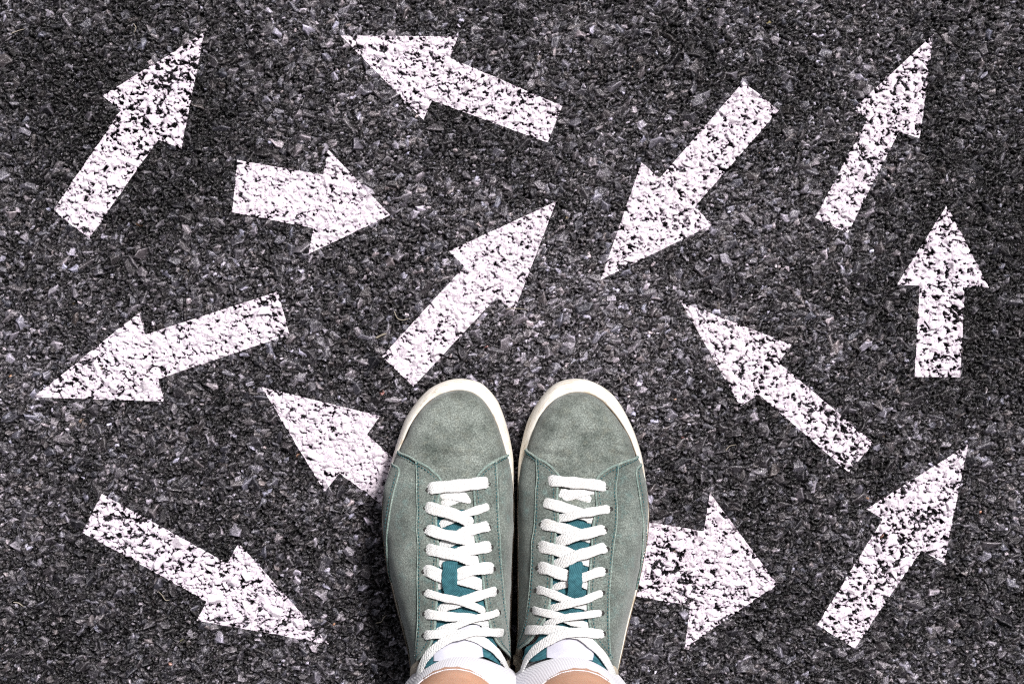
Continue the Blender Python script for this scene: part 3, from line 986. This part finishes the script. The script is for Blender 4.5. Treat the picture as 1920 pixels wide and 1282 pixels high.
LD = dict(cx=861, toe_end=955, flip=-1,
  creases=[(900, 872, 952, 850, 1.0, 5), (752, 852, 805, 884, .8, 5), (785, 822, 935, 828, .6, 9), (805, 850, 900, 862, .6, 7), (840, 790, 925, 806, .4, 8)],
  toe_l=many(c1, [(205, 662), (270, 702), (340, 742)]), nq_l=3,
  front_l=many(c1, [(430, 792), (490, 840), (530, 885)]),
  outer_l=many(c1, [(348, 745), (352, 900), (355, 1100), (352, 1282)]) + many(c3, [(362, 200), (358, 480), (366, 760), (356, 960), (350, 1075)]),
  inner_l=many(c1, [(545, 940), (525, 1030), (505, 1130), (505, 1282)]) + many(c3, [(520, 200), (512, 360), (512, 560), (500, 720), (495, 840), (470, 950), (420, 1030), (362, 1088)]),
  collar_l=[(779, 1246), (775, 1268), (774, 1290)],
  toe_r=many(c1, [(1078, 692), (1030, 715), (978, 742)]), nq_r=3,
  front_r=many(c1, [(905, 790), (850, 845), (822, 895)]),
  outer_r=many(c1, [(978, 745), (985, 900), (993, 1100), (1000, 1282)]) + many(c3, [(1008, 200), (1025, 450), (1050, 700), (1075, 900), (1102, 1050)]),
  inner_r=many(c1, [(806, 945), (810, 1040), (815, 1130), (815, 1240)]) + many(c3, [(812, 80), (838, 200), (868, 380), (888, 580), (915, 740), (955, 890), (1020, 990), (1098, 1072)]),
  collar_r=[(957, 1244), (956, 1268), (955, 1290)],
  side_l=many(c1, [(160, 768), (200, 795), (216, 830), (200, 900), (178, 980), (155, 1090), (138, 1200), (128, 1282)]) + many(c3, [(122, 120), (130, 280), (146, 400), (156, 460)]),
  side_r=None,
  n_tongue=9,
  tongue_start=[(826, 905), (892, 903)],
  tongue_l=[(812, 1208), (802, 1238), (799, 1252)], tongue_r=[(925, 1190), (934, 1222), (937, 1248)],
  tongue_top=[(830, 1240), (868, 1230), (905, 1231)],
  label=([(836, 1172), (822, 1196), (814, 1220), (814, 1239)], [(900, 1169), (902, 1190), (904, 1212), (905, 1231)]),
  loop=many(c3, [(618, 290, 0), (618, 320, 2.2), (616, 400, 4.4), (618, 500, 3.8), (640, 570, 1.4), (660, 600, 0)]), loop_w=25,
  laces=[
   (20, many(c7, [(165, 415, .9), (240, 400, 2.9), (560, 370, 2.6), (880, 330, 2.9), (955, 325, .9)])),
   (18, many(c7, [(330, 450, -.4), (440, 480, .3), (600, 505, .3), (760, 540, -1.4)])),
   (14, many(c7, [(310, 620, -1.4), (420, 590, -.2), (540, 540, -.2), (640, 500, -.4)])),
   (19, many(c7, [(130, 650, .9), (200, 668, 2.8), (440, 740, 4.0), (640, 820, 2.6), (760, 862, -.6)])),
   (15, many(c7, [(967, 630, .9), (900, 660, 2.6), (700, 725, 2.0), (520, 790, .8), (320, 880, -1.2)])),
   (19, many(c7, [(135, 945, .9), (210, 970, 2.8), (450, 1040, 4.0), (650, 1085, 2.6), (790, 1098, -.6)])),
   (18, many(c7, [(967, 905, .9), (880, 915, 2.7), (650, 985, 2.2), (480, 1080, .8), (330, 1175, -1.2)])),
   (19, many(c3, [(428, 205, .9), (480, 215, 2.8), (640, 250, 4.0), (760, 285, 2.6), (855, 302, -.6)])),
   (19, many(c3, [(937, 185, .9), (880, 187, 2.7), (720, 225, 2.2), (620, 265, .8), (525, 330, -1.2)])),
   (20, many(c3, [(410, 380, .9), (460, 385, 2.8), (560, 425, 2.2), (630, 445, 1.4)])),
   (19, many(c3, [(955, 355, .9), (890, 355, 2.8), (760, 380, 2.4), (640, 420, 1.6)])),
   (19, many(c3, [(620, 425, 1.2), (720, 450, 1.4), (800, 470, 1.2), (885, 497, -1.0)])),
   (12, many(c3, [(640, 440, 1), (560, 480, .4), (500, 515, -1.2)])),
   (14, many(c3, [(415, 550, .9), (470, 567, 2.8), (690, 625, 4.0), (800, 662, 2.6), (895, 698, -.6)])),
   (17, many(c3, [(977, 540, .9), (920, 552, 2.7), (780, 595, 2.3), (680, 635, 1.6), (520, 695, -1.2)])),
   (17, many(c3, [(418, 720, .9), (480, 727, 2.8), (640, 745, 2.5), (780, 762, 2.0), (870, 785, .8), (930, 835, -1.2)])),
   (13, many(c3, [(997, 705, .9), (940, 725, 2.8), (780, 772, 4.2), (640, 822, 2.6), (505, 865, .2)])),
   (16, many(c3, [(415, 890, .9), (470, 888, 2.8), (620, 882, 2.4), (760, 895, 2.6), (880, 955, 2.6), (980, 1050, 2.8), (1045, 1160, 2.6), (1072, 1240, 2.2), (1080, 1310, 1.2)])),
   (15, many(c3, [(1032, 870, .9), (970, 870, 2.8), (800, 868, 4.4), (660, 912, 4.0), (520, 985, 3), (440, 1070, 2.4), (400, 1150, 2.2), (370, 1240, 1.8), (360, 1310, 1)])),
  ],
  eyelets=many(c7, [(160, 420), (962, 335), (128, 655), (968, 630), (132, 945), (965, 912)]) + many(c3, [(426, 208), (940, 187), (408, 382), (958, 362), (412, 552), (980, 540), (415, 722), (998, 706), (412, 892), (1034, 872)]))

R_sole_l = many(c2, [(450, 100), (370, 140), (290, 220), (220, 320), (165, 430), (130, 560), (105, 680), (90, 800), (88, 950)]) + [(974, 960), (976, 1000), (977, 1080), (975, 1160), (973, 1240), (977, 1310), (992, 1360)]
R_sole_r = many(c2, [(690, 110), (780, 155), (860, 220), (920, 300), (980, 410), (1030, 520), (1070, 640), (1100, 770), (1112, 900), (1122, 1050)]) + [(1208, 990), (1201, 1050), (1188, 1108), (1172, 1170), (1156, 1240), (1146, 1300), (1128, 1355)]
R_up_l = many(c2, [(470, 210), (390, 250), (320, 310), (260, 400), (210, 520), (165, 650), (128, 760), (110, 850), (92, 940)]) + [(970.6, 960), (970.6, 982), (971, 1075), (971, 1169), (968, 1216), (968, 1285), (974, 1335), (988, 1362)]
R_up_r = many(c2, [(650, 205), (730, 240), (800, 300), (870, 380), (930, 470), (980, 560), (1030, 700), (1070, 780), (1095, 880), (1118, 1000)]) + [(1214, 960), (1213, 982), (1209.7, 1017), (1200, 1064), (1191, 1108), (1181.6, 1141), (1172, 1181), (1163, 1223), (1156, 1253), (1152, 1290), (1144, 1335), (1126, 1362)]
shoe_r = Shoe(R_sole_l, R_sole_r, R_up_l, R_up_r, 1081, 735.2)
RD = dict(cx=1081, toe_end=955, flip=-1,
  creases=[(1138, 846, 1198, 858, 1.7, 5), (998, 846, 1090, 864, 1.0, 6), (1040, 874, 1120, 870, .8, 6), (1015, 815, 1165, 824, .6, 9), (1148, 832, 1190, 846, 1.0, 4), (1010, 868, 1050, 880, .7, 4)],
  toe_l=many(c2, [(158, 648), (200, 690), (243, 722)]), nq_l=3,
  front_l=many(c2, [(300, 752), (350, 788), (395, 835)]),
  outer_l=many(c2, [(245, 725), (250, 880), (238, 1080), (228, 1282)]) + many(c4, [(212, 150), (208, 320), (192, 560), (165, 760), (128, 900), (100, 985)]),
  inner_l=many(c2, [(425, 880), (408, 960), (402, 1100), (412, 1190), (405, 1282)]) + many(c4, [(395, 80), (378, 220), (366, 400), (355, 580), (330, 720), (275, 820), (190, 940), (112, 996)]),
  collar_l=[(971, 1225), (969, 1255), (970, 1290)],
  toe_r=many(c2, [(1038, 708), (970, 742), (895, 775)]), nq_r=3,
  front_r=many(c2, [(830, 800), (770, 838), (730, 880)]),
  outer_r=many(c2, [(892, 778), (880, 900), (872, 1000), (882, 1130), (874, 1282)]) + many(c4, [(852, 180), (832, 380), (815, 600), (812, 800), (816, 960), (822, 1085)]),
  inner_r=many(c2, [(705, 940), (715, 1030), (722, 1120), (698, 1230)]) + many(c4, [(688, 60), (680, 240), (662, 440), (650, 620), (662, 780), (690, 900), (745, 1000), (815, 1088)]),
  collar_r=[(1147, 1250), (1151, 1270), (1151, 1292)],
  side_l=None,
  side_r=many(c2, [(1074, 768), (1042, 800), (1028, 840), (1040, 940), (1058, 1050), (1074, 1170), (1084, 1282)]) + many(c4, [(1083, 80), (1072, 220), (1050, 400), (1026, 520)]),
  n_tongue=8,
  tongue_start=[(1048, 900), (1117, 902)],
  tongue_l=[(1010, 1188), (988, 1214), (982, 1236)], tongue_r=[(1114, 1196), (1126, 1228), (1136, 1258)],
  tongue_top=[(1003, 1240), (1027, 1233), (1067, 1231), (1110, 1239)],
  label=([(1028, 1176), (1026, 1195), (1025, 1212), (1026, 1232)], [(1096, 1186), (1106, 1202), (1113, 1222), (1111, 1237)]),
  loop=many(c4, [(550, 300, 0), (552, 330, 2.2), (552, 420, 4.4), (545, 510, 3.8), (538, 580, 1.2), (535, 605, 0)]), loop_w=22,
  laces=[
   (18, many(c2, [(335, 915, .9), (390, 910, 2.9), (560, 925, 2.6), (740, 947, 2.9), (795, 962, .9)])),
   (18, many(c2, [(400, 1060, -1.2), (520, 1015, .2), (640, 985, .2), (720, 960, -.4)])),
   (14, many(c2, [(430, 985, -.4), (560, 1020, -.2), (660, 1050, -.4), (730, 1085, -1.6)])),
   (18, many(c2, [(298, 1080, .9), (360, 1092, 2.7), (480, 1130, 2.2), (600, 1172, .8), (700, 1225, -1.2)])),
   (16, many(c2, [(828, 1132, .9), (760, 1142, 2.8), (620, 1172, 4.0), (500, 1192, 2.6), (395, 1205, -.6)])),
   (18, many(c4, [(282, 2, .9), (350, 17, 2.7), (470, 48, 2.2), (580, 78, .8), (700, 125, -1.2)])),
   (18, many(c4, [(788, 48, .9), (730, 60, 2.8), (580, 100, 4.0), (460, 132, 2.6), (380, 152, -.6)])),
   (19, many(c4, [(262, 180, .9), (330, 192, 2.7), (460, 228, 2.2), (580, 272, .8), (690, 318, -1.2)])),
   (18, many(c4, [(798, 195, .9), (740, 205, 2.8), (600, 250, 4.0), (480, 300, 2.6), (375, 335, -.6)])),
   (19, many(c4, [(260, 350, .9), (330, 362, 2.8), (440, 405, 2.2), (545, 432, 1.4)])),
   (17, many(c4, [(788, 380, .9), (720, 392, 2.8), (620, 430, 2.2), (545, 452, 1.4)])),
   (14, many(c4, [(545, 455, 1), (470, 482, .4), (365, 515, -1.2)])),
   (13, many(c4, [(560, 455, 1), (620, 485, .4), (690, 512, -1.2)])),
   (15, many(c4, [(248, 525, .9), (310, 542, 2.7), (430, 587, 2.2), (560, 640, .8), (670, 675, -1.2)])),
   (14, many(c4, [(768, 550, .9), (700, 577, 2.8), (560, 632, 4.0), (440, 662, 2.6), (335, 685, -.6)])),
   (14, many(c4, [(216, 690, .9), (280, 702, 2.7), (420, 742, 2.2), (560, 792, .8), (680, 835, -1.2)])),
   (13, many(c4, [(758, 712, .9), (700, 720, 2.8), (560, 742, 4.0), (420, 772, 2.6), (300, 812, -.4)])),
   (16, many(c4, [(160, 850, .9), (230, 850, 2.7), (400, 852, 2.4), (520, 880, 2.6), (640, 935, 2.6), (735, 1030, 2.8), (800, 1140, 2.6), (840, 1240, 2.0), (850, 1310, 1.2)])),
   (17, many(c4, [(770, 880, .9), (710, 880, 2.8), (560, 872, 4.4), (420, 902, 4.0), (285, 985, 3.0), (195, 1070, 2.5), (150, 1160, 2.2), (125, 1250, 1.8), (115, 1310, 1)])),
  ],
  eyelets=many(c2, [(330, 925), (800, 960), (300, 1078), (832, 1130), (284, 1250)]) + many(c4, [(790, 50), (262, 182), (802, 205), (258, 350), (792, 378), (246, 530), (770, 550), (214, 690), (760, 712), (158, 850), (772, 880)]))

build_shoe('worn grey green suede sneaker on the left foot, laces crossing left over right', shoe_l, LD)
build_shoe('worn grey green suede sneaker on the right foot, creased across the toe', shoe_r, RD)

# ------------------------------------------------------------------ the person standing in the shoes
def loft(rings, nseg, mat, name, parent=None, caps=False, uvs=False):
    """rings: (cx, cy, z, rx, ry)"""
    a = np.linspace(0, 2 * math.pi, nseg) - math.pi / 2
    co = np.stack([np.stack([c[0] + c[3] * np.cos(a), c[1] + c[4] * np.sin(a), np.full(nseg, c[2])], 1) for c in rings])
    p = Parts()
    uv = np.stack(np.broadcast_arrays(np.linspace(0, 1, nseg)[None], np.linspace(0, 1, len(rings))[:, None]), -1)
    p.add(co, grid_quads(len(rings), nseg), uv)
    return p.build(name, mat, parent)

ANK = {'l': dict(x=-.0389, y=-.2598), 'r': dict(x=(1082 - 960) * .00036, y=-.2606)}
# one continuous skin surface: shins, knees and thighs joined at the hips
vs, es, rad = [], [], []
def node(p, r, link_to=None):
    vs.append(p); rad.append(r)
    if link_to is not None:
        es.append((link_to, len(vs) - 1))
    return len(vs) - 1
hip = node((0.0, -.335, .92), (.135, .105))
waist = node((0.0, -.34, 1.02), (.125, .095), hip)
for side, sg in (('l', -1), ('r', 1)):
    ax, ay = ANK[side]['x'], ANK[side]['y']
    a = node((sg * .085, -.335, .84), (.088, .092), hip)
    a = node((sg * .080, -.318, .68), (.078, .080), a)
    a = node((sg * .070, -.290, .53), (.060, .062), a)
    a = node((sg * .064, -.285, .47), (.055, .058), a)
    a = node((sg * .060, -.300, .37), (.052, .058), a)
    a = node((sg * .055, -.292, .27), (.045, .050), a)
    a = node((ax * .5 + sg * .025, (ay - .282) / 2, .19), (.041, .0445), a)
    a = node((ax, ay, .142), (.0412, .0442), a)
    a = node((ax, ay + .0005, .110), (.0405, .0440), a)
    a = node((ax, ay + .002, .080), (.0375, .0420), a)
me = bpy.data.meshes.new('person')
me.from_pydata(vs, es, [])
person = link(bpy.data.objects.new('person', me))
sk = person.modifiers.new('skin', 'SKIN')
for i, r in enumerate(rad):
    me.skin_vertices[0].data[i].radius = r
me.skin_vertices[0].data[0].use_root = True
sub = person.modifiers.new('subdivision', 'SUBSURF')
sub.levels = sub.render_levels = 3
me.materials.append(M_SKIN)
deps = bpy.context.evaluated_depsgraph_get()
baked = bpy.data.meshes.new_from_object(person.evaluated_get(deps))
person.modifiers.clear()
person.data = baked
baked.name = 'person'
# round the shins: the grown skin is boxy, so draw it onto ellipses below the knee
LEG = np.array([(.080, .0335, .0405), (.110, .0352, .0402), (.134, .0362, .0400), (.150, .0368, .0408), (.19, .041, .0445), (.27, .047, .053), (.37, .053, .060)])
for v in baked.vertices:
    z = v.co.z
    if .075 < z < .40:
        side, sg = ('l', -1) if v.co.x < 0 else ('r', 1)
        ax, ay = ANK[side]['x'], ANK[side]['y']
        zz = [.08, .142, .19, .27, .37]
        cx = np.interp(z, zz, [ax, ax, ax * .5 + sg * .025, sg * .055, sg * .060])
        cy = np.interp(z, zz, [ay, ay, (ay - .282) / 2, -.292, -.300])
        rx, ry = np.interp(z, LEG[:, 0], LEG[:, 1]), np.interp(z, LEG[:, 0], LEG[:, 2])
        th = math.atan2((v.co.y - cy) / ry, (v.co.x - cx) / rx)
        k = min(1, max(0, (.40 - z) / .10))
        v.co.x += (cx + rx * math.cos(th) - v.co.x) * k
        v.co.y += (cy + ry * math.sin(th) - v.co.y) * k
baked.polygons.foreach_set('use_smooth', np.ones(len(baked.polygons), bool))
baked.materials.clear()
baked.materials.append(M_SKIN)
tag(person, 'person with bare shins and white socks standing in the suede sneakers', 'person')

SOCK = {'l': (-.0339, -.2604), 'r': ((1066 - 960) * .000368, -.2608)}
for side in ('l', 'r'):
    sx, sy = SOCK[side]
    ax, ay = ANK[side]['x'], ANK[side]['y']
    rings = []
    for t, z in ((0, .060), (.15, .075), (.35, .090), (.55, .102), (.72, .112), (.86, .122), (.96, .130), (1.0, .1335)):
        f = max(0, (z - .095) / .0385)
        back = np.interp(z, [.06, .09, .102, .110], [-.0105, -.0075, -.0045, -.0030])
        rings.append((sx + (ax - sx) * f, sy + (ay - sy) * f + back, z, np.interp(z, [.06, .085, .105], [.051, .047, .0432]) * (1 - f) + .0380 * f, .049 + (.0412 - .049) * f))
    rings.append((ax, ay, .1345, .0374, .0404))
    rings.append((ax, ay, .1338, .0362, .0392))
    rings.append((ax, ay, .125, .0360, .0390))
    s = loft(rings, 180, M_SOCK, 'sock', person)
# shorts round hips and thighs
sh_ = []
rings = [(0, -.34, 1.02, .175, .125), (0, -.336, .96, .185, .135), (0, -.335, .90, .192, .14)]
shorts = Parts()
a = np.linspace(0, 2 * math.pi, 64, endpoint=False)
def ringpts(c): return np.stack([c[0] + c[3] * np.cos(a), c[1] + c[4] * np.sin(a), np.full(64, c[2])], 1)
shorts.add(np.stack([ringpts(c) for c in [(0, -.34, 1.03, .12, .08), (0, -.34, 1.03, .172, .122)] + rings]), grid_quads(5, 64, wrap=True))
for sg in (-1, 1):
    shorts.add(np.stack([ringpts(c) for c in [(sg * .085, -.335, .92, .106, .138), (sg * .090, -.334, .84, .110, .130), (sg * .092, -.325, .70, .112, .122), (sg * .092, -.322, .62, .114, .120)]]), grid_quads(4, 64, wrap=True))
shorts.build('shorts', M_SHORTS, person)

# ------------------------------------------------------------------ bits of straw blown onto the road
def straw(label, pts, rad):
    c = catmull([(*W(x, y), 0) for x, y in pts], 24)
    ix, iy = np.searchsorted(GX, c[:, 0]), np.searchsorted(GY, c[:, 1])
    c[:, 2] = np.max([HT[np.clip(iy + j, 0, NY - 1), np.clip(ix + i, 0, NX - 1)] for i in (-2, -1, 0, 1, 2) for j in (-2, -1, 0, 1, 2)], 0) * .001
    c[:, 2] = np.convolve(np.pad(c[:, 2], 4, 'edge'), np.ones(9) / 9, 'valid') + rad
    co, q = tube(c, rad * np.interp(np.linspace(0, 1, 24), [0, .1, .8, 1], [.5, 1, .9, .3]), 6)
    o = mesh_np('straw', co, q, M_STRAW)
    tag(o, label, 'straw', 'bits of dry straw on the asphalt')

straw('curled pale straw left of the bright arrow ahead of the toes', [(738, 583), (744, 596), (754, 600), (766, 597)], .00042)
straw('short thick pale straw left of the tail of the bright arrow ahead of the toes', [(703, 634), (713, 629), (724, 625)], .0009)
straw('thin straw by the tip of the upper left arrow', [(247, 42), (252, 50), (250, 60)], .00035)
straw('thin straw in the upper left corner of the road', [(16, 62), (30, 56), (44, 52)], .0004)
straw('bent orange-brown straw below the patchy arrow right of the toes', [(1362, 845), (1370, 837), (1382, 834)], .00035)
straw('wavy thin straw below the arrow in the lower left corner', [(294, 1110), (302, 1118), (308, 1127), (316, 1126)], .0004)
straw('straight straw at the left edge near the lower left corner', [(20, 1131), (30, 1133), (40, 1139)], .0005)
straw('curved pale straw between the left shoe and the lower left arrow', [(703, 1170), (714, 1167), (719, 1158), (724, 1155)], .00038)
straw('long thin straw below the barb of the bright arrow ahead of the toes', [(948, 580), (962, 578), (980, 579), (990, 581)], .00035)
